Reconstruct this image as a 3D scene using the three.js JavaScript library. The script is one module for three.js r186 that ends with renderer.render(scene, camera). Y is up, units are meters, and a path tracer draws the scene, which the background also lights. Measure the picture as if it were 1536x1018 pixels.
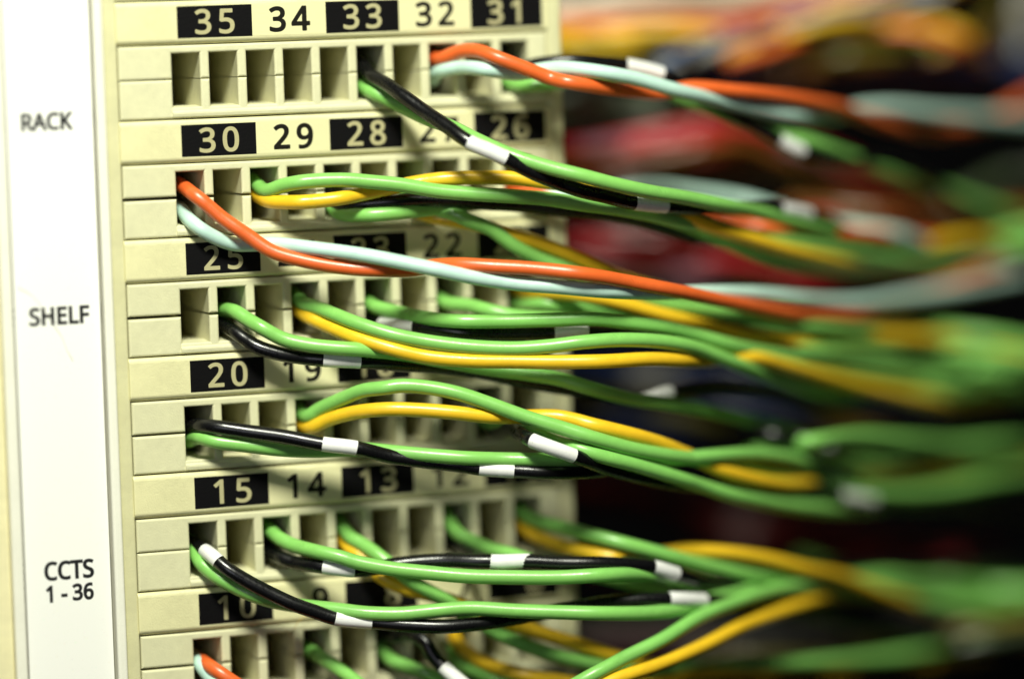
import * as THREE from 'three';
import { RectAreaLightUniformsLib } from 'three/addons/lights/RectAreaLightUniformsLib.js';
import { mergeGeometries } from 'three/addons/utils/BufferGeometryUtils.js';
import { ImprovedNoise } from 'three/addons/math/ImprovedNoise.js';

// ---------- camera, lamps, exposure (lengths below are written in millimetres and scaled to metres) ----------
const MM = 0.001, F = 6000, W0 = 1536, H0 = 1018;
const scene = new THREE.Scene();
scene.background = new THREE.Color(0.001, 0.001, 0.001);
const CAM = new THREE.Vector3(-85.8, 1.6, 316.8);
const camera = new THREE.PerspectiveCamera(2 * Math.atan(H0 / 2 / F) * 180 / Math.PI, W0 / H0, 0.02, 5);
camera.rotation.order = 'YXZ';
camera.rotation.set(-5.18 * Math.PI / 180, -19.8 * Math.PI / 180, -1.73 * Math.PI / 180);
camera.position.copy(CAM).multiplyScalar(MM);
camera.focus = 0.3285;
camera.userData.fStop = 5.1;
camera.updateMatrixWorld(true);
const renderer = new THREE.WebGLRenderer({ antialias: true });
renderer.setSize(1024, 678);
renderer.toneMapping = THREE.LinearToneMapping;
renderer.toneMappingExposure = 1;
renderer.shadowMap.enabled = true;
RectAreaLightUniformsLib.init();
function lamp(name, x, y, z, w, h, tx, ty, tz, color, power) {
  const l = new THREE.RectAreaLight(color, power, w * MM, h * MM);
  l.name = name; l.position.set(x * MM, y * MM, z * MM); l.lookAt(tx * MM, ty * MM, tz * MM); scene.add(l);
}
lamp('key_lamp', -46, 178, 178, 62, 62, 2, -24, 0, 0xf9fbe8, 118);
lamp('fill_lamp', -200, 20, 330, 160, 160, 10, -25, 0, 0xf2f4ff, 2.0);

// ---------- helpers ----------
const ROT = new THREE.Matrix4().makeRotationFromEuler(camera.rotation);
const INV = ROT.clone().invert();
function at(px, py, h) {                       // the point at height h in front of the block's face that lies behind a pixel of the photograph
  const d = new THREE.Vector3((px - W0 / 2) / F, -(py - H0 / 2) / F, -1).applyMatrix4(ROT);
  return CAM.clone().addScaledVector(d, (h - CAM.z) / d.z);
}
function pixelOf(p) { const q = p.clone().sub(CAM).applyMatrix4(INV); return [W0 / 2 + F * q.x / -q.z, H0 / 2 - F * q.y / -q.z]; }
let seed = 7;
const rnd = () => { seed = (seed * 1664525 + 1013904223) >>> 0; return seed / 4294967296; };
const used = {};
const numbered = (n) => { const k = used[n] = (used[n] ?? -1) + 1; return k ? n + '_' + String(k).padStart(3, '0') : n; };
function tag(o, label, category, group, kind) {
  if (label) o.userData.label = label;
  if (category) o.userData.category = category;
  if (group) o.userData.group = group;
  if (kind) o.userData.kind = kind;
  return o;
}
function put(name, geos, mat, parent) {
  const list = Array.isArray(geos) ? geos : [geos];
  const g = list.length > 1 ? mergeGeometries(list.map((x) => x.index ? x.toNonIndexed() : x)) : list[0];
  const m = new THREE.Mesh(g, mat);
  m.name = parent === scene ? numbered(name) : name;
  m.castShadow = m.receiveShadow = true;
  parent.add(m);
  return m;
}
const thing = (name) => { const g = new THREE.Group(); g.name = numbered(name); scene.add(g); return g; };
function finish(g) { g.scale(MM, MM, MM); return g; }
function boxUV(g) {                            // uv in centimetres from the two axes across each face
  const p = g.attributes.position, n = g.attributes.normal, uv = new Float32Array(p.count * 2);
  for (let i = 0; i < p.count; i++) {
    const ax = Math.abs(n.getX(i)), ay = Math.abs(n.getY(i)), az = Math.abs(n.getZ(i));
    const [a, b] = az >= ax && az >= ay ? [p.getX(i), p.getY(i)] : ax > ay ? [p.getZ(i), p.getY(i)] : [p.getX(i), p.getZ(i)];
    uv[i * 2] = a / 10; uv[i * 2 + 1] = b / 10;
  }
  g.setAttribute('uv', new THREE.BufferAttribute(uv, 2));
  return g;
}
function roundedPlate(x0, x1, y0, y1, z0, z1, r = 0.12, holes) {   // a plate with softened front edges
  const s = new THREE.Shape();
  if (holes) holes(s); else { s.moveTo(x0, y0); s.lineTo(x1, y0); s.lineTo(x1, y1); s.lineTo(x0, y1); s.closePath(); }
  const g = new THREE.ExtrudeGeometry(s, { depth: z1 - z0 - 2 * r, bevelEnabled: true, bevelThickness: r, bevelSize: r, bevelOffset: -r, bevelSegments: 3, curveSegments: 4 });
  g.translate(0, 0, z0 + r);
  return finish(boxUV(g));
}
function noiseTexture(size, fn, srgb) {
  const d = new Uint8Array(size * size * 4);
  for (let y = 0; y < size; y++) for (let x = 0; x < size; x++) {
    const v = fn(x / size, y / size), i = (y * size + x) * 4;
    for (let c = 0; c < 3; c++) d[i + c] = Math.max(0, Math.min(255, Array.isArray(v) ? v[c] : v));
    d[i + 3] = 255;
  }
  const t = new THREE.DataTexture(d, size, size);
  t.wrapS = t.wrapT = THREE.RepeatWrapping; t.magFilter = t.minFilter = THREE.LinearFilter;
  if (srgb) t.colorSpace = THREE.SRGBColorSpace;
  t.needsUpdate = true;
  return t;
}
const pn = new ImprovedNoise();
const tiled = (u, v, f, z) => {                // noise that repeats without a seam
  const a = (x, y) => pn.noise(x * f, y * f, z);
  return a(u, v) * (1 - u) * (1 - v) + a(u - 1, v) * u * (1 - v) + a(u, v - 1) * (1 - u) * v + a(u - 1, v - 1) * u * v;
};
const grain = noiseTexture(512, (u, v) => 128 + 70 * tiled(u, v, 60, 1) + 60 * tiled(u, v, 140, 4) + 30 * (rnd() - 0.5));
const blotch = (r, g, b, amp) => noiseTexture(256, (u, v) => {
  const k = 1 + amp * (tiled(u, v, 4, 9) + 0.6 * tiled(u, v, 17, 2)) + 0.03 * (rnd() - 0.5);
  return [r * k, g * k, b * k * (1 - amp * 0.5 * Math.max(0, tiled(u, v, 3, 5)))];
}, true);
const plastic = (r, g, b, rough, amp = 0.05) => new THREE.MeshPhysicalMaterial({ map: blotch(r, g, b, amp), roughness: rough, bumpMap: grain, bumpScale: 0.00003, specularIntensity: 0.8 });
const M = {
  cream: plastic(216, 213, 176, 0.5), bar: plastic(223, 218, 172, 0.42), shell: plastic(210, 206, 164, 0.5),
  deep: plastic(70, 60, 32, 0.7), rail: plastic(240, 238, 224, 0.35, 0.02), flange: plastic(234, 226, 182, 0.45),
};
const wear = noiseTexture(256, (u, v) => 185 + 60 * tiled(u, v, 9, 3) + 70 * tiled(u, v, 40, 7));
function skin(hex, rough = 0.45) {
  const c = new THREE.Color(hex);
  const s = c.clone().convertLinearToSRGB();
  const t = blotch(255 * s.r, 255 * s.g, 255 * s.b, 0.07);
  t.repeat.set(1, 1);
  return new THREE.MeshPhysicalMaterial({ map: t, roughness: rough, roughnessMap: wear, clearcoat: 0.2, clearcoatRoughness: 0.3, bumpMap: grain, bumpScale: 0.000012 });
}
const INK = {
  green: skin(0x84c462), yellow: skin(0xecbe28), orange: skin(0xe2662e), teal: skin(0xbee0d4), black: skin(0x0c0c0e, 0.4), white: skin(0xececea, 0.4),
  red: skin(0xac1e2a), navy: skin(0x222c50), blue: skin(0x44608c), maroon: skin(0x5c1412), grey: skin(0x8f8c86), pale: skin(0xe6d9c8), peach: skin(0xe8a878), olive: skin(0x6d6420), moss: skin(0x3f4a34), mauve: skin(0x8a5c68), brown: skin(0x7a4a1c),
};

// ---------- the setting ----------
tag(put('cabinet_back_wall', finish(boxUV(new THREE.BoxGeometry(420, 320, 4).translate(60, -30, -120))), new THREE.MeshPhysicalMaterial({ color: new THREE.Color(0.002, 0.002, 0.0025), roughness: 0.95, specularIntensity: 0.1, bumpMap: grain, bumpScale: 0.0002 }), scene), null, null, null, 'structure');

// ---------- designation strip ----------
const YT = 8, YB = -66;
{
  const t = tag(thing('label_holder'), 'white strip holder printed RACK, SHELF and CCTS 1 - 36 beside the terminal block', 'label holder');
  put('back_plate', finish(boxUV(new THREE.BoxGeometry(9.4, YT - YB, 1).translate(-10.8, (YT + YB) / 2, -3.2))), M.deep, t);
  put('rail', roundedPlate(-7.1, -6.32, YB, YT, -3.6, 0.7, 0.2), M.rail, t);
  put('rail', roundedPlate(-15.6, -14.66, YB, YT, -3.6, 0.7, 0.2), M.rail, t);
  put('flange', roundedPlate(-24, -15.62, YB, YT, -5, 0.2, 0.25), M.flange, t);
  const w = 7.06, k = 26, cv = document.createElement('canvas');
  cv.width = Math.round(w * k); cv.height = Math.round((YT - YB) * k);
  const c = cv.getContext('2d');
  c.fillStyle = '#f6f5f0'; c.fillRect(0, 0, cv.width, cv.height);
  for (let i = 0; i < 1400; i++) { c.fillStyle = `rgba(${200 + rnd() * 50},${200 + rnd() * 50},${180 + rnd() * 60},0.12)`; c.fillRect(rnd() * cv.width, rnd() * cv.height, 1 + rnd() * 3, 1 + rnd() * 3); }
  c.fillStyle = '#0c0c10'; c.strokeStyle = '#0c0c10'; c.textAlign = 'center'; c.textBaseline = 'middle'; c.lineWidth = 3.4;
  for (const [s, px, py, width, high] of [['RACK', 68, 183, 76, 23], ['SHELF', 88, 474, 89, 24], ['CCTS', 103, 855, 75, 25], ['1 - 36', 104, 889, 72, 22]]) {
    const p = at(px, py, 0.05), size = high * 0.056 * k / 0.714;
    c.save();
    c.translate((p.x + 14.41) * k, (YT - p.y) * k);
    c.font = size + 'px sans-serif';
    c.scale(width * 0.0565 * k / c.measureText(s).width, 1);
    c.fillText(s, 0, 0); c.strokeText(s, 0, 0);
    c.restore();
  }
  const tex = new THREE.CanvasTexture(cv); tex.colorSpace = THREE.SRGBColorSpace;
  const card = new THREE.BoxGeometry(w, YT - YB, 2.7).translate(-14.41 + w / 2, (YT + YB) / 2, -1.3);
  put('printed_card', finish(card), new THREE.MeshStandardMaterial({ map: tex, roughness: 0.6 }), t);
}

// ---------- terminal block ----------
const ROW = 9.67, PITCH = 3.175, SLOT = 2.38, X0 = -0.52, XL = -5.0, XR = 32.1, TOP = 3.82, SEAM = 5.93, LOW = 8.2, END = 9.12;
const block = tag(thing('terminal_block'), 'cream plastic terminal block with rows of open slots under numbers 35 to 6', 'terminal block');
put('side_wall', roundedPlate(-6.25, XL - 0.06, YB, YT, -13, -0.02, 0.18), M.shell, block);
put('side_wall', roundedPlate(XR + 0.05, 33.55, YB, YT, -13, 0, 0.3), M.shell, block);
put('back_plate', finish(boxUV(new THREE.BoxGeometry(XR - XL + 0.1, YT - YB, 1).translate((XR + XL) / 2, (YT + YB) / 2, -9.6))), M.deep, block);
const atlas = document.createElement('canvas'); atlas.width = 2000; atlas.height = 984;
{
  const c = atlas.getContext('2d');
  c.font = '166px sans-serif'; c.lineJoin = 'round'; c.textAlign = 'center'; c.textBaseline = 'alphabetic';
  for (let r = 0; r < 6; r++) for (let k = 0; k < 5; k++) {
    const dark = k % 2 === 0, x = k * 400, y = r * 164, s = String(35 - 5 * r - k);
    c.fillStyle = dark ? '#050406' : '#dfdaac'; c.fillRect(x, y, 400, 164);
    c.fillStyle = dark ? '#b4ad84' : '#17150f';
    [...s].forEach((ch, i) => { const q = x + (s.length === 1 ? 262 : 140 + 124 * i); c.lineWidth = dark ? 7 : 10; c.strokeStyle = c.fillStyle; c.save(); c.translate(q, y + 142); c.scale(1.06, 1.02); c.fillText(ch, 0, 0); c.strokeText(ch, 0, 0); c.restore(); });
    if (dark) for (let i = 0; i < 26; i++) { c.fillStyle = `rgba(70,66,50,${0.2 * rnd()})`; c.fillRect(x + rnd() * 396, y + rnd() * 160, 1 + rnd() * 4, 1 + rnd() * 3); }
  }
}
const print = new THREE.CanvasTexture(atlas); print.colorSpace = THREE.SRGBColorSpace;
const printed = new THREE.MeshPhysicalMaterial({ map: print, roughness: 0.6, specularIntensity: 0.35, bumpMap: grain, bumpScale: 0.00002 });
function barGeometry() {                       // a pillowed bar: its section runs along the row
  const s = new THREE.Shape();
  s.moveTo(0.44, -3); s.lineTo(0.44, -0.16); s.quadraticCurveTo(0.42, 0.06, 0.2, 0.13); s.lineTo(0.05, 0.16);
  s.lineTo(-2.66, 0.16); s.quadraticCurveTo(-2.98, 0.13, -3.1, -0.3); s.lineTo(-3.1, -3); s.closePath();
  const g = new THREE.ExtrudeGeometry(s, { depth: XR - XL, bevelEnabled: true, bevelThickness: 0.12, bevelSize: 0.06, bevelOffset: -0.06, bevelSegments: 2, curveSegments: 5 });
  g.applyMatrix4(new THREE.Matrix4().set(0, 0, 1, XL, 1, 0, 0, 0, 0, 1, 0, 0, 0, 0, 0, 1));
  g.deleteAttribute('normal'); g.computeVertexNormals();
  return finish(boxUV(g));
}
function comb(upper, gap) {
  return roundedPlate(0, 0, 0, 0, -9, 0, 0.19, (s) => {
    const seam = (x) => (upper ? 1 : -1) * (0.025 + gap * (1 - (x - XL) / (XR - XL)) / 2) - SEAM, y1 = upper ? -3.17 : -END, cut = upper ? -TOP : -LOW;
    s.moveTo(XL, y1); s.lineTo(XL, seam(XL));
    for (let k = 0; k < 10; k++) { const x = X0 + k * PITCH; s.lineTo(x, seam(x)); s.lineTo(x, cut); s.lineTo(x + SLOT, cut); s.lineTo(x + SLOT, seam(x + SLOT)); }
    s.lineTo(XR, seam(XR)); s.lineTo(XR, y1); s.closePath();
  });
}
const lipGeometry = (() => {                   // the sloping lip under the slots
  const s = new THREE.Shape();
  s.moveTo(-8.12, -2.2); s.lineTo(-8.2, -0.5); s.quadraticCurveTo(-8.35, 0.12, -8.75, 0.14); s.lineTo(-8.98, 0.1); s.quadraticCurveTo(-9.06, 0, -9.08, -0.4); s.lineTo(-9.08, -2.2); s.closePath();
  const g = new THREE.ExtrudeGeometry(s, { depth: XR - 0.6 - X0 + 0.2, bevelEnabled: false, curveSegments: 6 });
  g.applyMatrix4(new THREE.Matrix4().set(0, 0, 1, X0 - 0.1, 1, 0, 0, 0, 0, 1, 0, 0, 0, 0, 0, 1));
  g.deleteAttribute('normal'); g.computeVertexNormals();
  return finish(boxUV(g));
})();
const numberBar = barGeometry(), GAP = [0.02, 0.2, 0.18, 0.12, 0.03, 0.12];
for (let r = -1; r < 6; r++) {
  const set = (m, dx = 0) => { m.position.set(dx * MM, -r * ROW * MM, 0); return m; };
  if (r >= 0) {
    set(put('number_bar', numberBar, M.bar, block));
    for (let k = 0; k < 5; k++) {
      const g = new THREE.BoxGeometry(6.35, 2.6, 0.03).translate(3.175 + 6.35 * k, -1.3, 0.162);
      const uv = g.attributes.uv;
      for (let i = 0; i < uv.count; i++) uv.setXY(i, (k + uv.getX(i)) / 5, 1 - (r + 1 - uv.getY(i)) / 6);
      const m = set(put('number_tile', finish(g), printed, block));
      if (k === 0) m.userData.label = 'black tile printed ' + (35 - 5 * r);
    }
    set(put('upper_comb', comb(true, GAP[r]), M.cream, block));
  }
  set(put('lower_comb', comb(false, GAP[r] ?? 0), M.cream, block));
  set(put('lip', lipGeometry, M.cream, block));
}

// ---------- wires ----------
const RAD = 0.605;
const PROFILE = [[250, 0], [340, 1.6], [500, 4.5], [700, 8.2], [900, 11.5], [1000, 10.5], [1100, 7.2], [1200, 1], [1300, -6.5], [1400, -13], [1536, -21], [1750, -34]];
function profile(px) {
  for (let i = 1; i < PROFILE.length; i++) if (px <= PROFILE[i][0]) {
    const [a, b] = [PROFILE[i - 1], PROFILE[i]], t = Math.max(0, (px - a[0]) / (b[0] - a[0]));
    return a[1] + (b[1] - a[1]) * t;
  }
  return PROFILE[PROFILE.length - 1][1];
}
const smooth = (pts) => new THREE.CatmullRomCurve3(pts, false, 'centripetal');
function along(curve, u0, u1, radius, segs) {
  const sub = new THREE.Curve();
  sub.getPoint = (t) => curve.getPoint(u0 + (u1 - u0) * t);
  const g = new THREE.TubeGeometry(sub, segs, radius, 14, false);
  const uv = g.attributes.uv, len = sub.getLength();
  for (let i = 0; i < uv.count; i++) uv.setXY(i, uv.getX(i) * len / 12, uv.getY(i) * 0.33);
  return finish(g);
}
// slot: [row, column, 'u' | 'l' | 'm'] or null; path: [pixel x, pixel y, layer]; layer is added to the height that the profile gives
function wire(color, slot, path, label, o = {}) {
  const pts = [];
  let mouth = -1e9;
  if (slot) {
    const [r, k, part] = slot, x = X0 + k * PITCH + SLOT / 2, v = { u: 4.9, m: 5.9, l: 7.0 }[part];
    const p = new THREE.Vector3(x, -r * ROW - v, 0);
    mouth = pixelOf(p)[0];
    pts.push(new THREE.Vector3(x - 0.2, p.y, -6.5), new THREE.Vector3(x - 0.1, p.y, -3.5));
  }
  for (const [px, py, layer = 0] of path) {
    let h = profile(px);
    if (h > 0) h *= o.k ?? 1;
    h = o.flat !== undefined ? o.flat + layer : Math.min(slot ? 0.2 + (px - mouth) * (o.slope ?? 0.055) : 99, h) + layer * (slot ? Math.min(1, Math.max(0, (px - mouth) / 40)) : 1);
    if (px < 868 && o.flat === undefined && px > mouth + 22) h = Math.max(h, 0.2 + RAD);
    const q = at(px, py, h);
    if (px > mouth + 60) q.add(new THREE.Vector3(0, 0.09 * (rnd() - 0.5), 0.09 * (rnd() - 0.5)));
    pts.push(q);
  }
  const curve = smooth(pts), n = pts.length - 1;
  const t = thing('jumper_wire');
  put('insulation', along(curve, 0, 1, o.r ?? RAD, 10 * n), INK[color], t);
  for (const [a, b] of o.bands ?? []) {         // white marks, given by the pixel column where they start and end
    const find = (px) => { let best = 0, d = 1e9; for (let i = 0; i <= 600; i++) { const e = Math.abs(pixelOf(curve.getPoint(i / 600))[0] - px); if (e < d) { d = e; best = i / 600; } } return best; };
    put('white_band', along(curve, find(a), find(b), (o.r ?? RAD) + 0.025, 10), INK.white, t);
  }
  return tag(t, label, 'wire', o.group ?? 'jumper wires plugged into the terminal block');
}
const S = (c, ord, n, extra) => `${c} wire from the ${ord} slot under ${n}${extra ? ', ' + extra : ''}`;

// row under 35 to 31
wire('orange', [0, 7, 'u'], [[662, 88], [690, 77], [715, 76], [744, 86], [788, 103], [825, 116], [856, 124, .8], [907, 131, 0], [950, 137, -.9], [990, 140, -1.2], [1035, 132, 0], [1105, 136, .8], [1174, 145, 1], [1244, 158, 1], [1297, 175], [1349, 189, -1], [1401, 195, -1.5], [1450, 188, -1.5], [1506, 168, 0], [1560, 140], [1700, 110]], S('orange', 'second', 32, 'over a pale teal wire'), { k: .55 });
wire('teal', [0, 7, 'l'], [[662, 106], [690, 101], [730, 104], [775, 111, -1.6], [822, 104, -1], [856, 103, 0], [907, 108, 1], [958, 119, 1.2], [1018, 137, 1.2], [1087, 152], [1140, 164], [1192, 173], [1244, 176, -1], [1290, 163, -1], [1340, 161], [1400, 168, 1], [1470, 174, 1], [1560, 178], [1700, 190]], S('pale teal', 'second', 32, 'twisted with an orange wire'), { k: .55 });
wire('green', [0, 9, 'l'], [[775, 127], [800, 127], [840, 123], [880, 119], [930, 122], [990, 134], [1050, 157], [1105, 178], [1157, 195], [1227, 217], [1290, 241], [1349, 263], [1401, 280], [1470, 306], [1550, 335], [1700, 380]], S('green', 'second', 31, 'passing behind the teal wire'), { k: .2 });
wire('black', [0, 9, 'u'], [[772, 107], [800, 98], [856, 92], [907, 95], [937, 98], [991, 111], [1035, 132], [1085, 162], [1130, 188], [1167, 208], [1202, 226], [1260, 240], [1320, 243], [1366, 256, .5], [1420, 290], [1480, 320], [1560, 350], [1700, 400]], S('black', 'second', 31, 'with a white band over the teal wire'), { k: .3, bands: [[937, 992], [1168, 1202]] });
wire('black', [0, 5, 'u'], [[556, 113, .5], [574, 123, .8], [602, 142, .8], [636, 166, .8], [670, 190, 1], [703, 212, .9], [758, 238, .6], [805, 261], [839, 275, -.6], [873, 286, -.8], [907, 294, -1], [947, 303, -1], [998, 310, -1.2], [1040, 311, -1.4], [1100, 311, -1.3], [1140, 311, -.8], [1167, 314, 0], [1212, 322], [1260, 340], [1320, 368], [1400, 380], [1536, 362], [1700, 350]], S('black', 'second', 33, 'running down over label 27'), { bands: [[703, 759], [950, 998], [1168, 1213]] });
wire('green', [0, 5, 'l'], [[556, 137], [580, 148, -.6], [606, 161, -.8], [640, 178, -.9], [676, 190, -1], [720, 212, -.5], [771, 235, .2], [822, 251, .5], [873, 264, .6], [924, 277, .6], [975, 287, .6], [1035, 298, .6], [1087, 308, .6], [1140, 319], [1192, 332], [1244, 345], [1300, 358], [1360, 369], [1430, 374, -1], [1536, 356], [1700, 340]], S('green', 'second', 33, 'twisted with the black wire over label 27'));

// row under 30 to 26
wire('orange', [1, 0, 'u'], [[288, 290], [300, 299], [312, 309], [332, 326], [356, 343], [373, 355], [407, 376], [458, 391], [520, 401], [570, 405], [615, 405, -.9], [653, 399, -.9], [690, 397], [737, 399, .4], [805, 403, .6], [873, 411, .8], [941, 423], [1000, 433], [1070, 448], [1122, 458], [1174, 469], [1244, 475], [1297, 474], [1345, 455, -1.5], [1390, 434, -1.5], [1460, 412], [1536, 390], [1700, 330]], S('orange', 'first', 30, 'twisted with a pale teal wire'), { k: 1.05 });
wire('teal', [1, 0, 'l'], [[286, 332], [300, 343], [322, 356, -.4], [350, 366, -1.2], [378, 366, -1.4], [407, 365, -.8], [458, 371], [520, 379, .4], [551, 384, .7], [602, 393, .9], [653, 404, .9], [703, 415, .4], [771, 425], [839, 431], [907, 437, -.5], [980, 440, -1.4], [1060, 438, -1.4], [1140, 440, -.8], [1192, 447], [1244, 452], [1297, 453, .5], [1349, 447], [1401, 439], [1453, 428], [1536, 409], [1700, 360]], S('pale teal', 'first', 30, 'twisted with an orange wire'), { k: 1.05 });
wire('green', [1, 2, 'u'], [[400, 286], [424, 278], [450, 273], [475, 271], [520, 269], [551, 273], [602, 278], [653, 285], [703, 290], [771, 295], [822, 299], [873, 306], [924, 313], [975, 322], [1025, 334], [1070, 341, -.8], [1122, 350, -.6], [1174, 360], [1244, 375], [1314, 384], [1400, 392], [1460, 388], [1536, 374], [1700, 350]], S('green', 'first', 29, 'arching over a yellow wire'), { k: .75 });
wire('yellow', [1, 2, 'm'], [[402, 301], [424, 303], [450, 303], [475, 301], [510, 297], [545, 290, -1], [590, 280, -1.4], [629, 273, -1.4], [670, 268, -1], [720, 266, -1], [771, 268, -1], [822, 274, -1], [873, 281, -1.2], [924, 289, -1.2], [954, 296, -1.2], [1010, 318, -.4], [1070, 340, .6], [1122, 357, .8], [1192, 377, .8], [1262, 391], [1310, 391, -1], [1370, 372, 0], [1450, 358, 1], [1536, 366], [1700, 370]], S('yellow', 'first', 29, 'twisted with a green wire'), { k: .75 });
wire('green', [1, 4, 'm'], [[506, 318], [551, 322], [602, 319], [653, 312, -1], [703, 306, -1.2], [771, 302, -1.4], [840, 308, -1], [907, 313, -.5], [976, 320], [1015, 331], [1050, 345], [1100, 368, -.5], [1160, 388, -1.5], [1230, 400, -2.5], [1320, 400, -2], [1420, 380, -2], [1536, 350], [1700, 310]], S('green', 'first', 28, 'low and close to a black wire'), { k: .5 });
wire('black', [1, 4, 'm'], [[508, 309], [527, 307], [585, 302], [636, 299], [686, 301], [730, 305], [778, 308], [839, 315], [907, 322], [958, 331], [1010, 345, -1], [1070, 362, -1.5], [1150, 372, -2], [1240, 366, -2], [1340, 350, -2], [1450, 335], [1700, 330]], S('black', 'first', 28, 'lying against a green wire'), { k: .45, r: .6 });
wire('yellow', [1, 6, 'l'], [[628, 318], [649, 325], [680, 331, -.4], [715, 337, -.4], [751, 348], [805, 364], [856, 383], [900, 403, -.6], [941, 420, -1.6], [1000, 437, -2.5], [1070, 452, -3], [1150, 470, -3], [1250, 490, -1], [1314, 503], [1400, 507, 1], [1480, 518], [1560, 530], [1700, 560]], S('yellow', 'first', 27, 'crossing label 21 beside a green wire'), { k: .4 });
wire('yellow', [2, 9, 'u'], [[788, 438], [815, 438], [839, 439], [873, 442], [924, 452], [975, 467], [1020, 479], [1052, 487], [1105, 500], [1157, 509, -.5], [1209, 514, -1], [1260, 512, -2], [1350, 514, -1.5], [1450, 526], [1560, 545], [1700, 580]], S('yellow', 'second', 21, 'emerging below the pale teal wire'), { k: .5 });
wire('green', [1, 6, 'l'], [[640, 313], [676, 319], [703, 330, .4], [734, 343, .4], [771, 368, .3], [805, 387], [849, 404], [900, 426, -.6], [941, 440, -.6], [1000, 454], [1070, 464], [1140, 477], [1209, 488], [1279, 496], [1349, 509, -.8], [1419, 520, -.8], [1488, 530], [1560, 540], [1700, 560]], S('green', 'first', 27, 'crossing label 21 beside a yellow wire'), { k: .42 });
wire('orange', [1, 9, 'l'], [[780, 290], [805, 287], [850, 291], [920, 308, -1.5], [1000, 324, -4], [1035, 331, -5], [1080, 340, -5], [1150, 340, -2], [1250, 348], [1400, 360], [1700, 380]], S('orange', 'second', 26, 'mostly hidden behind green wires'), { k: .25 });
wire('teal', [1, 9, 'l'], [[784, 300], [830, 293], [865, 293], [905, 286, -4], [976, 278, -10], [1038, 288, -12], [1112, 301, -12], [1180, 318, -8], [1280, 340, -2], [1345, 350, 1], [1400, 372], [1536, 400], [1700, 430]], S('pale teal', 'second', 26, 'showing above the bright green wire'), { k: .25 });

// row under 25 to 21
wire('green', [2, 1, 'm'], [[354, 468], [371, 479], [390, 490], [424, 508], [458, 517], [491, 521], [541, 524, -.3], [600, 530, -1.5], [660, 540, -2.5], [737, 553, -3], [788, 560, -3], [839, 569, -3], [890, 584, -3], [941, 597, -3.5], [1000, 605, -4], [1052, 613, -5], [1110, 626, -6], [1180, 648, -6], [1260, 680, -4], [1340, 705, -3], [1440, 700], [1536, 680], [1700, 650]], S('green', 'second', 25, 'curving down toward label 19'));
wire('black', [2, 1, 'l'], [[352, 498], [366, 508, -.3], [383, 519, -.4], [417, 530, -.6], [458, 536, -.8], [483, 539, -.8], [540, 541, -1.2], [602, 546, -2], [653, 550, -3], [720, 558, -4], [790, 572, -4.5], [880, 588, -5], [960, 600, -5], [1000, 590, -6], [1060, 580, -7], [1150, 590, -8], [1300, 620, -8], [1536, 640, -6], [1700, 650]], S('black', 'second', 25, 'with white bands under a green wire'), { bands: [[484, 541], [962, 1004]] });
wire('green', [2, 3, 'u'], [[456, 455], [475, 461], [500, 471], [534, 485], [585, 501], [636, 511], [703, 520], [771, 523], [822, 520], [873, 513], [924, 510], [975, 511], [1020, 516], [1052, 525], [1105, 545], [1157, 565, -.5], [1209, 582, -1], [1260, 590, -1.2], [1330, 580, -1], [1400, 570], [1470, 575, 1], [1560, 590], [1700, 620]], S('green', 'second', 24, 'in a long wave above a yellow wire'));
wire('yellow', [2, 3, 'm'], [[459, 473], [490, 488], [534, 506], [585, 523], [636, 534], [703, 540], [771, 542], [839, 542], [907, 541], [975, 538], [1020, 540, -.3], [1052, 541, -1.2], [1090, 536, -1.4], [1133, 537, .3], [1174, 548, 1], [1227, 562, 1], [1279, 576, 1], [1331, 587, 1], [1384, 596, .6], [1440, 600, -1], [1536, 586], [1700, 560]], S('yellow', 'second', 24, 'under the long waving green wire'));
wire('green', [2, 5, 'm'], [[565, 461], [585, 466], [636, 476], [686, 481], [754, 482], [822, 480], [890, 478], [941, 483], [991, 490], [1040, 501], [1090, 516, .3], [1140, 528, .3], [1209, 541], [1279, 554], [1349, 562], [1419, 565, -1], [1488, 560], [1560, 550], [1700, 530]], S('green', 'second', 23, 'running level above a black wire'), { k: .85 });
wire('black', [2, 5, 'l'], [[572, 486], [622, 489], [686, 497], [737, 501], [829, 500], [880, 498], [958, 502, -1], [1020, 508, -1.6], [1080, 508, -1.6], [1140, 515, -2], [1200, 532], [1260, 538], [1330, 536], [1420, 528], [1536, 510], [1700, 480]], S('black', 'second', 23, 'with two white bands under a green wire'), { k: .7, bands: [[572, 622], [831, 880]] });
wire('green', [2, 7, 'm'], [[672, 455], [703, 458], [735, 466], [771, 474, -.4], [840, 480, -1], [910, 488, -2], [980, 500, -2.5], [1050, 516, -3], [1120, 545, -3], [1200, 560, -3], [1300, 570, -2], [1420, 585], [1536, 570], [1700, 550]], S('green', 'second', 22, 'dim, behind brighter green wires'), { k: .5 });
wire('green', [2, 9, 'l'], [[785, 456], [815, 455], [860, 460], [910, 468, -.5], [975, 484, -1], [1050, 500, -1.5], [1120, 515, -2], [1209, 525], [1300, 530], [1400, 540], [1536, 545], [1700, 560]], S('green', 'second', 21, 'dim, under the orange wire'), { k: .25 });

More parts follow.
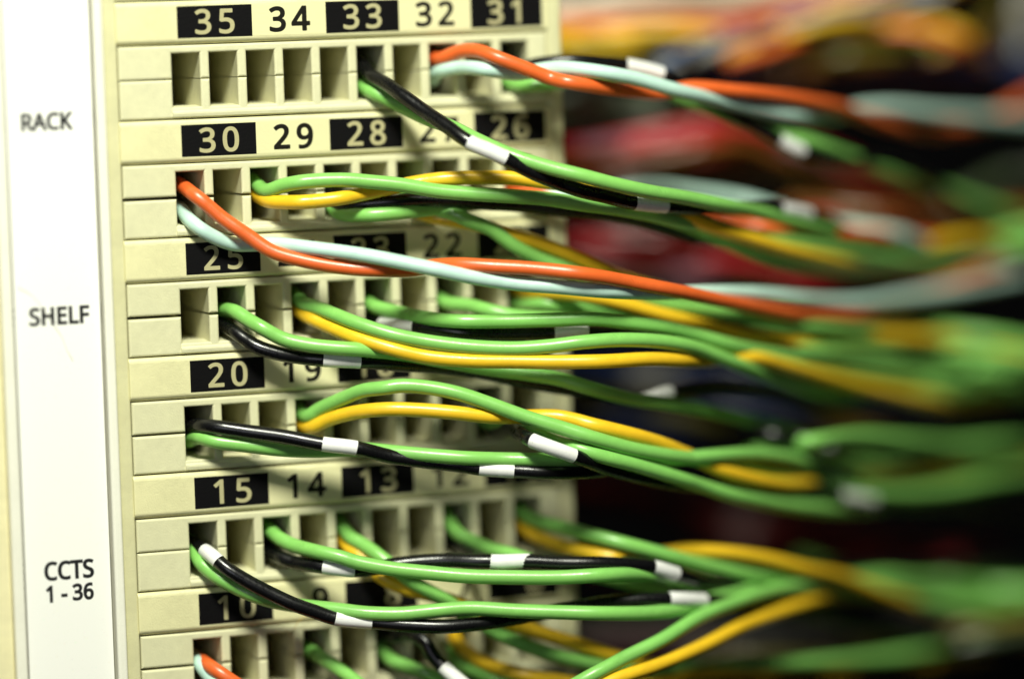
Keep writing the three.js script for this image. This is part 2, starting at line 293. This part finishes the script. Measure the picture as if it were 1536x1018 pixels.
// row under 20 to 16
wire('black', [3, 0, 'm'], [[297, 638], [322, 640, .4], [373, 647, .5], [424, 655, .7], [483, 665, .9], [534, 672, .9], [585, 684, .3], [636, 692], [686, 698], [717, 702], [771, 706], [822, 709], [880, 708, -1], [940, 700, -2], [1000, 690, -2], [1080, 692, -2], [1160, 700, -1], [1215, 712, -1], [1300, 722], [1420, 745], [1536, 760], [1700, 780]], S('black', 'first', 20, 'with two white bands'), { bands: [[484, 534], [718, 771]], k: .95 });
wire('green', [3, 0, 'l'], [[300, 656], [322, 662], [373, 669], [424, 674, -.3], [475, 676, -.8], [520, 674, -.9], [551, 674, -.7], [602, 679, 0], [653, 683, .4], [703, 687, .4], [754, 689], [805, 690], [850, 689, -.4], [920, 690, -1], [1000, 688, -.8], [1070, 684], [1140, 682], [1209, 693], [1262, 712], [1320, 730], [1400, 736], [1488, 722], [1560, 700], [1700, 670]], S('green', 'first', 20, 'running under a black wire'), { k: .95 });
wire('green', [3, 3, 'u'], [[462, 624], [480, 613], [520, 595], [545, 586], [575, 581], [602, 579], [640, 581], [686, 589], [737, 606], [788, 625], [839, 641], [890, 657], [941, 671], [1000, 683, -.5], [1060, 690, -1], [1130, 702, -1.5], [1209, 720, -1], [1279, 735], [1349, 740, 1], [1419, 733, 1], [1488, 718, 1], [1560, 705], [1700, 690]], S('green', 'second', 19, 'arching over label 18'));
wire('yellow', [3, 3, 'm'], [[466, 641], [490, 630], [520, 621], [551, 616], [585, 613], [636, 615], [686, 620], [737, 625, -.4], [788, 625, -1.4], [839, 626, -1.6], [890, 637, -.8], [941, 650, -.5], [990, 665, -1], [1040, 686, -1.5], [1087, 707, -.8], [1140, 720, 0], [1180, 726], [1240, 720, -1], [1314, 712], [1419, 705], [1488, 696], [1560, 685], [1700, 660]], S('yellow', 'second', 19, 'under the arching green wire'));
wire('green', [3, 8, 'm'], [[735, 640], [770, 640, -.6], [800, 648, -1], [835, 663, -.9], [866, 673, .2], [907, 685, .5], [958, 699, .5], [1020, 718, .3], [1052, 729], [1105, 745], [1157, 755], [1209, 761], [1262, 763], [1314, 757, -1], [1370, 740, -1], [1440, 725], [1536, 705], [1700, 680]], S('green', 'first', 16, 'bright, sweeping down past the block edge'), { k: .95, slope: 0.16 });
wire('black', [3, 8, 'm'], [[737, 643], [768, 643], [797, 660, 1.4], [860, 684, 1.2], [905, 700, -.8], [960, 716, -1.6], [1030, 728, -1.6], [1100, 728, -1.5], [1180, 730, -1], [1258, 744, .6], [1307, 750, .6], [1370, 752], [1450, 745, .5], [1480, 742], [1560, 730], [1700, 700]], S('black', 'first', 16, 'with a white band at the block edge'), { k: .95, slope: 0.16, bands: [[798, 860], [1258, 1308]] });

// row under 15 to 11
wire('green', [4, 0, 'm'], [[300, 843, -.3], [312, 855], [332, 869], [356, 882], [390, 896], [424, 905, -.5], [460, 909, -.7], [500, 914, -.2], [551, 919, .3], [602, 920, .3], [653, 915, .3], [703, 912], [771, 915], [839, 918], [907, 920], [975, 919], [1020, 913, -.5], [1070, 897, -1.5], [1140, 881, -2.5], [1220, 885, -3], [1300, 880, -2], [1419, 882], [1536, 885], [1700, 900]], S('green', 'first', 15, 'curving over label 10'));
wire('black', [4, 0, 'm'], [[318, 834, .6], [339, 852, .8], [373, 873, .8], [407, 890, .7], [441, 906, .6], [470, 917, .4], [502, 927, .2], [558, 932], [619, 938], [670, 939], [720, 934, -.6], [780, 925, -1.5], [850, 913, -2], [920, 902, -2], [1003, 898, -.6], [1056, 900, -.6], [1110, 900, -2], [1180, 890, -3], [1260, 870, -3], [1360, 855], [1460, 850], [1700, 840]], S('black', 'first', 15, 'with white bands over label 10'), { bands: [[308, 328], [503, 559], [1002, 1056]] });
wire('green', [4, 2, 'u'], [[420, 808], [441, 818], [475, 827], [510, 836], [534, 843], [585, 853], [636, 859], [703, 864], [771, 866], [839, 866], [907, 863], [968, 861, -1], [1030, 870, -2], [1100, 880, -3], [1180, 880, -3], [1300, 860, -2], [1400, 870], [1536, 890], [1700, 900]], S('green', 'first', 14, 'running level across label 8'));
wire('black', [4, 2, 'l'], [[420, 836], [440, 843, -.3], [481, 849, -.4], [530, 855, -.8], [560, 852, -1.5], [600, 846, -1.6], [660, 841, -1.6], [720, 842, -1], [795, 842, -1], [839, 845, -1], [907, 846, -1], [978, 850, -.8], [1014, 860, -.8], [1070, 876, -2], [1140, 876, -3], [1240, 855, -3], [1340, 850, -1], [1400, 856], [1536, 866], [1700, 880]], S('black', 'first', 14, 'with white bands behind a green wire'), { bands: [[485, 530], [978, 1014], [1385, 1418]] });
wire('green', [4, 4, 'u'], [[526, 806], [545, 817], [568, 833], [590, 851], [612, 868], [640, 884], [670, 901], [700, 922], [730, 941], [771, 961], [822, 979], [873, 993], [920, 1003], [980, 1008, -1], [1050, 1002, -2], [1105, 997, -2], [1209, 994, -2], [1314, 987, -1], [1384, 976], [1454, 958], [1536, 930], [1700, 880]], S('green', 'first', 13, 'dropping behind two level green wires'), { k: .55 });
wire('yellow', [4, 4, 'm'], [[526, 824], [545, 838], [568, 862, -.3], [602, 881, -.3], [650, 893, -.3], [690, 905, -.3], [720, 922], [754, 935], [788, 942], [839, 958], [890, 973], [937, 988], [985, 1000, -1], [1035, 1006, -2], [1140, 1009, -2], [1240, 1002, -5], [1314, 985, -9], [1366, 972, -12], [1419, 958, -14], [1536, 930, -14], [1700, 880, -12]], S('yellow', 'first', 13, 'reappearing below the level green wires'), { k: .5 });
wire('green', [4, 7, 'u'], [[686, 799], [703, 809], [737, 823], [771, 833], [810, 846, -.5], [860, 856, -1.5], [920, 868, -2], [980, 882, -2.5], [1040, 890, -2], [1090, 888, -2], [1150, 878, -2], [1260, 876], [1400, 890], [1536, 900], [1700, 910]], S('green', 'second', 12, 'short and dim beside a white band'), { k: .7 });
wire('black', [4, 7, 'l'], [[690, 820], [715, 834], [738, 842, .8], [793, 841, .8], [839, 843], [907, 846, -.4], [960, 846, -1], [1020, 862, -2], [1090, 885, -3], [1170, 910, -3], [1260, 930, -3], [1360, 950], [1536, 970], [1700, 990]], S('black', 'second', 12, 'with a bright white band'), { k: .8, slope: 0.14, bands: [[738, 793]] });
wire('green', [4, 9, 'u'], [[797, 778], [839, 790], [890, 803], [941, 817, .5], [1000, 833, .6], [1052, 847, .4], [1122, 861], [1190, 869, -.5], [1262, 870, -1], [1330, 866], [1401, 870, .5], [1488, 880], [1560, 885], [1700, 890]], S('green', 'second', 11, 'leaving the block edge above a yellow wire'), { k: .6 });
wire('yellow', [4, 9, 'm'], [[797, 800], [822, 812], [873, 826], [924, 835, -.4], [971, 833, -1.2], [1028, 825, -.8], [1087, 828, .2], [1157, 840, .8], [1209, 853, 1], [1262, 866, 1], [1314, 885, 1], [1366, 902], [1419, 913, -1.5], [1470, 918, -4], [1536, 912, -8], [1700, 880, -10]], S('yellow', 'second', 11, 'crossing over a green wire'), { k: .6 });

// row under 10 to 6
wire('teal', [5, 0, 'm'], [[301, 998, -.3], [312, 1012], [335, 1030], [380, 1060], [450, 1090], [600, 1110]], S('pale teal', 'first', 10, 'at the lower edge'));
wire('orange', [5, 0, 'm'], [[313, 998, .4], [328, 1008, .4], [355, 1026], [400, 1050], [470, 1072], [600, 1090]], S('orange', 'first', 10, 'at the lower edge'));
wire('green', [5, 3, 'm'], [[480, 985], [500, 998], [520, 1012], [560, 1040], [620, 1070], [760, 1090]], S('green', 'second', 9, 'dropping out of view'));
wire('black', [5, 5, 'u'], [[592, 954], [608, 951], [624, 954, .8], [638, 963, .8], [648, 980, .8], [662, 997, .6], [690, 1022], [730, 1050], [820, 1080]], S('black', 'second', 8, 'hooking down to a white band'), { bands: [[664, 700]], k: .8 });
wire('green', [5, 5, 'm'], [[588, 990], [606, 998], [640, 1010], [690, 1035], [760, 1070]], S('dark green', 'second', 8, 'behind a hooked black wire'), { k: .4 });
wire('yellow', [5, 7, 'u'], [[690, 968], [710, 984], [737, 998], [788, 1012], [850, 1022], [930, 1026], [1035, 1012, -1], [1140, 1006, -2], [1240, 1006, -5], [1340, 996, -10], [1450, 975, -13], [1536, 950, -13], [1700, 900, -12]], S('yellow', 'second', 7, 'slanting down over a green wire'), { k: .5 });
wire('green', [5, 7, 'm'], [[680, 988], [703, 1002], [740, 1020], [800, 1040], [900, 1060], [1100, 1070]], S('green', 'second', 7, 'under a slanting yellow wire'), { k: .45 });
wire('green', null, [[720, 1090, 1], [800, 1056, 1], [850, 1033, 1], [890, 1012, 1], [941, 985, .8], [991, 960, .8], [1052, 924, .5], [1105, 903], [1157, 886], [1209, 877], [1262, 876], [1320, 888, -1], [1400, 903, .5], [1480, 908, 2], [1560, 904, 2], [1700, 895]], 'thick bright green wire rising from the lower edge beside a yellow wire');
wire('yellow', null, [[760, 1090, 1], [850, 1050, 1], [915, 1022, 1], [975, 1001, .8], [1020, 983, .6], [1060, 966, .4], [1105, 943], [1157, 921], [1209, 903], [1244, 893, -.8], [1300, 888, -3], [1380, 896, -7], [1480, 915, -9], [1560, 925, -9], [1700, 940, -9]], 'yellow wire rising from the lower edge below a bright green wire');
// pair coming from below the frame's far wires
wire('green', null, [[1120, 676, -6], [1180, 668, -3], [1215, 662, 2], [1290, 655, 3], [1360, 660, 3], [1430, 668, 2], [1500, 665, 2], [1580, 668], [1700, 675]], 'dim green wire beside a banded black wire at mid height');
wire('black', null, [[1110, 640, -8], [1170, 655, -2], [1197, 661, -1], [1240, 668, -1.5], [1310, 672, 2], [1400, 668, .5], [1460, 670, .5], [1580, 660], [1700, 650]], 'dim black wire with white bands beside a green wire at mid height', { bands: [[1194, 1242], [1408, 1452]] });

// ---------- loose fibres ----------
function fibre(path, h, radius, color, label) {
  const t = put('stray_fibre', along(smooth(path.map(([x, y, d = 0]) => at(x, y, h + d))), 0, 1, radius, 24), new THREE.MeshStandardMaterial({ color, roughness: 0.6 }), scene);
  tag(t, label, 'fibre');
}
fibre([[441, 944], [447, 932], [456, 925], [466, 922]], 0.6, 0.025, 0xd8b860, 'thin golden fibre on the block just under label 9');
fibre([[26, 430, .1], [44, 441], [60, 458], [74, 478, .1], [92, 505], [100, 525], [109, 540, .1]], 0.07, 0.016, 0xb4b0a6, 'thin grey hair lying across the white strip around the word SHELF');

// ---------- wire bundles deep in the cabinet ----------
const NAME = { navy: 'dark navy', grey: 'warm grey', moss: 'grey-green', mauve: 'mauve', maroon: 'dark maroon', olive: 'olive', pale: 'pale grey', teal: 'pale teal', peach: 'peach', brown: 'brown', red: 'blurred red', blue: 'blurred blue', green: 'blurred green', yellow: 'blurred yellow', orange: 'blurred orange' };
function bundle(colors, path, h, label, spread = 1.5, r = 0.6) {
  for (let i = 0; i < colors.length; i++) {
    const a = rnd() * 6.28, off = colors.length > 1 ? (i - (colors.length - 1) / 2) * spread * 18 : 0;
    const pts = path.map(([x, y, d = 0], j) => [x, y + off * (0.75 + 0.25 * Math.sin(j * 1.7 + a)), d + Math.sin(j * 1.3 + a) * 1.6]);
    const same = colors.map((c, j) => j).filter((j) => colors[j] === colors[i]), place = same.indexOf(i);
    const which = same.length === 1 ? '' : spread * (place - (same.length - 1) / 2) < 0 ? 'upper ' : place * 2 === same.length - 1 ? 'middle ' : 'lower ';
    wire(colors[i], null, pts, which + NAME[colors[i]] + label, { flat: h - 3 + (i % 2 ? -1.2 : 1), r, group: 'loose wires deep in the cabinet' });
  }
}
bundle(['yellow', 'olive', 'yellow', 'yellow', 'olive'], [[790, 66], [850, 66], [930, 66], [1000, 64], [1060, 60], [1120, 52], [1180, 38], [1250, 22], [1340, 0], [1480, -40]], -22, ' wire in the loose bundle along the top', .5, .55);
bundle(['orange', 'brown', 'peach'], [[800, 32], [900, 34], [960, 34], [1030, 34], [1090, 28], [1150, 16], [1220, 2], [1320, -25]], -24, ' wire above the yellow bundle at the top', -.6, .55);
bundle(['pale', 'grey'], [[780, 30], [850, 18], [910, 4], [980, -4], [1080, -8], [1250, -30]], -30, ' wire behind the block at the top edge', 1, .9);
bundle(['red'], [[1050, 44], [1110, 38], [1170, 24], [1220, 10], [1280, -6], [1360, -30]], -22, ' wire slanting up through the top bundle', 1, .8);
bundle(['blue', 'navy', 'grey'], [[985, 108], [1020, 88], [1070, 66], [1120, 50], [1180, 42], [1250, 24], [1330, 5], [1420, -20]], -20, ' wire slanting up from the white band', .6, .5);
bundle(['yellow', 'yellow', 'orange'], [[1090, 84], [1150, 68], [1210, 50], [1270, 36], [1330, 34], [1390, 42], [1440, 58], [1470, 80, -4], [1500, 120, -10]], -20, ' wire arching through the middle of the top bundle', .5, .5);
bundle(['olive', 'yellow', 'brown'], [[1130, 104, -4], [1200, 98, -2], [1280, 90], [1350, 82], [1410, 74], [1450, 62], [1480, 40, -4], [1520, 0, -8]], -22, ' wire low in the top bundle over the navy wires', .45, .5);
bundle(['green', 'moss'], [[1180, 74, -3], [1240, 62], [1300, 56], [1360, 60], [1410, 68, -2], [1450, 84, -8]], -22, ' wire between the yellow wires of the top bundle', .6, .4);
bundle(['navy', 'blue', 'navy', 'mauve', 'navy', 'maroon'], [[960, 112], [1030, 107], [1100, 102], [1180, 101], [1260, 104], [1350, 108], [1450, 106], [1600, 100]], -26, ' wire in the bundle above the orange wire', .5, .6);
bundle(['moss', 'grey', 'moss', 'moss'], [[790, 160], [860, 162], [930, 164], [1000, 164], [1070, 170], [1130, 190], [1200, 220, -6], [1300, 250, -14]], -26, ' wire in the dim bundle behind the upper wires', .8, .8);
bundle(['red', 'mauve', 'red', 'red', 'brown'], [[790, 234], [860, 232], [930, 222], [1000, 214], [1060, 206], [1120, 206], [1180, 226], [1260, 260, -8], [1350, 300, -16]], -22, ' wire in the red bundle behind the long green and black pair', .55, .6);
bundle(['maroon', 'brown', 'olive'], [[800, 268], [900, 264], [980, 256], [1060, 248], [1130, 242], [1190, 250], [1270, 280, -6], [1380, 320, -14]], -28, ' wire under the upper red bundle', .9, .75);
bundle(['maroon', 'red', 'maroon', 'red', 'red', 'brown', 'maroon'], [[790, 355], [860, 360], [930, 366], [1000, 372], [1060, 378], [1120, 388], [1200, 402], [1290, 405, -6], [1400, 395, -12], [1540, 370, -16]], -23, ' wire in the red bundle above the long orange wire', .6, .6);
bundle(['mauve', 'grey'], [[860, 396], [950, 404], [1040, 416], [1120, 424], [1200, 424], [1280, 420, -6], [1400, 410, -14]], -24, ' wire below the lower red bundle', .5, .7);
bundle(['brown', 'red'], [[1180, 312], [1250, 320], [1320, 326], [1400, 324], [1480, 320], [1600, 320]], -20, ' wire beyond the banded black wire', .8, .7);
bundle(['navy', 'grey', 'navy'], [[820, 556], [900, 558], [980, 566], [1060, 578], [1140, 594], [1220, 606], [1300, 616, -6], [1400, 620, -10]], -24, ' wire below the long yellow wire', .8, .75);
bundle(['olive', 'brown', 'navy'], [[830, 606], [900, 614], [980, 630], [1060, 642], [1140, 650], [1220, 656, -5], [1320, 660, -10]], -28, ' wire between the sagging green wires', .9, .75);
bundle(['maroon', 'maroon'], [[830, 740], [920, 742], [1000, 752], [1080, 790], [1160, 802], [1250, 815, -4], [1360, 838, -6], [1480, 850, -10]], -34, ' wire in the gap above the yellow crossing', 1.6, .7);
bundle(['maroon', 'red'], [[900, 850], [1000, 866], [1060, 874], [1130, 876], [1220, 870], [1330, 842], [1440, 836]], -26, ' wire behind the yellow and green crossing', .9, .65);
bundle(['grey', 'grey', 'mauve'], [[830, 950], [920, 952], [1000, 956], [1080, 966], [1160, 970], [1240, 966], [1330, 955, -4], [1440, 940, -8]], -26, ' wire low behind the rising green wire', .8, .75);
bundle(['grey'], [[1560, -30], [1534, 20], [1530, 60], [1545, 110], [1600, 160]], -34, ' cable at the upper corner', 1, 1.6);
bundle(['moss', 'moss'], [[1400, 330, -3], [1450, 300], [1500, 275], [1560, 260], [1640, 240]], -24, ' wire rising at the far side', 1, .9);

bundle(['green', 'yellow', 'green'], [[1150, 486, -14], [1240, 494, -6], [1330, 500], [1420, 512], [1500, 524], [1600, 540]], -12, ' wire in the far mass below the teal and orange pair', .9, .62);
bundle(['green', 'olive', 'green'], [[1180, 520, -12], [1260, 546, -4], [1340, 560], [1430, 566], [1520, 562], [1620, 550]], -15, ' wire in the far mass beyond the long yellow wire', .8, .62);
bundle(['green', 'yellow', 'green'], [[1240, 345, -12], [1320, 372, -4], [1400, 378], [1470, 368], [1540, 356], [1640, 340]], -15, ' wire in the far mass below the banded black wire', .8, .62);
bundle(['green', 'green'], [[1200, 850, -12], [1290, 866, -4], [1380, 880], [1460, 888], [1540, 890], [1640, 890]], -15, ' wire in the far mass beyond the yellow crossing', .8, .62);
bundle(['olive', 'green', 'moss'], [[1040, 990, -6], [1130, 996, -3], [1230, 992], [1320, 978], [1410, 960], [1500, 945], [1600, 930]], -13, ' wire running out along the lower edge', .7, .6);

renderer.render(scene, camera);
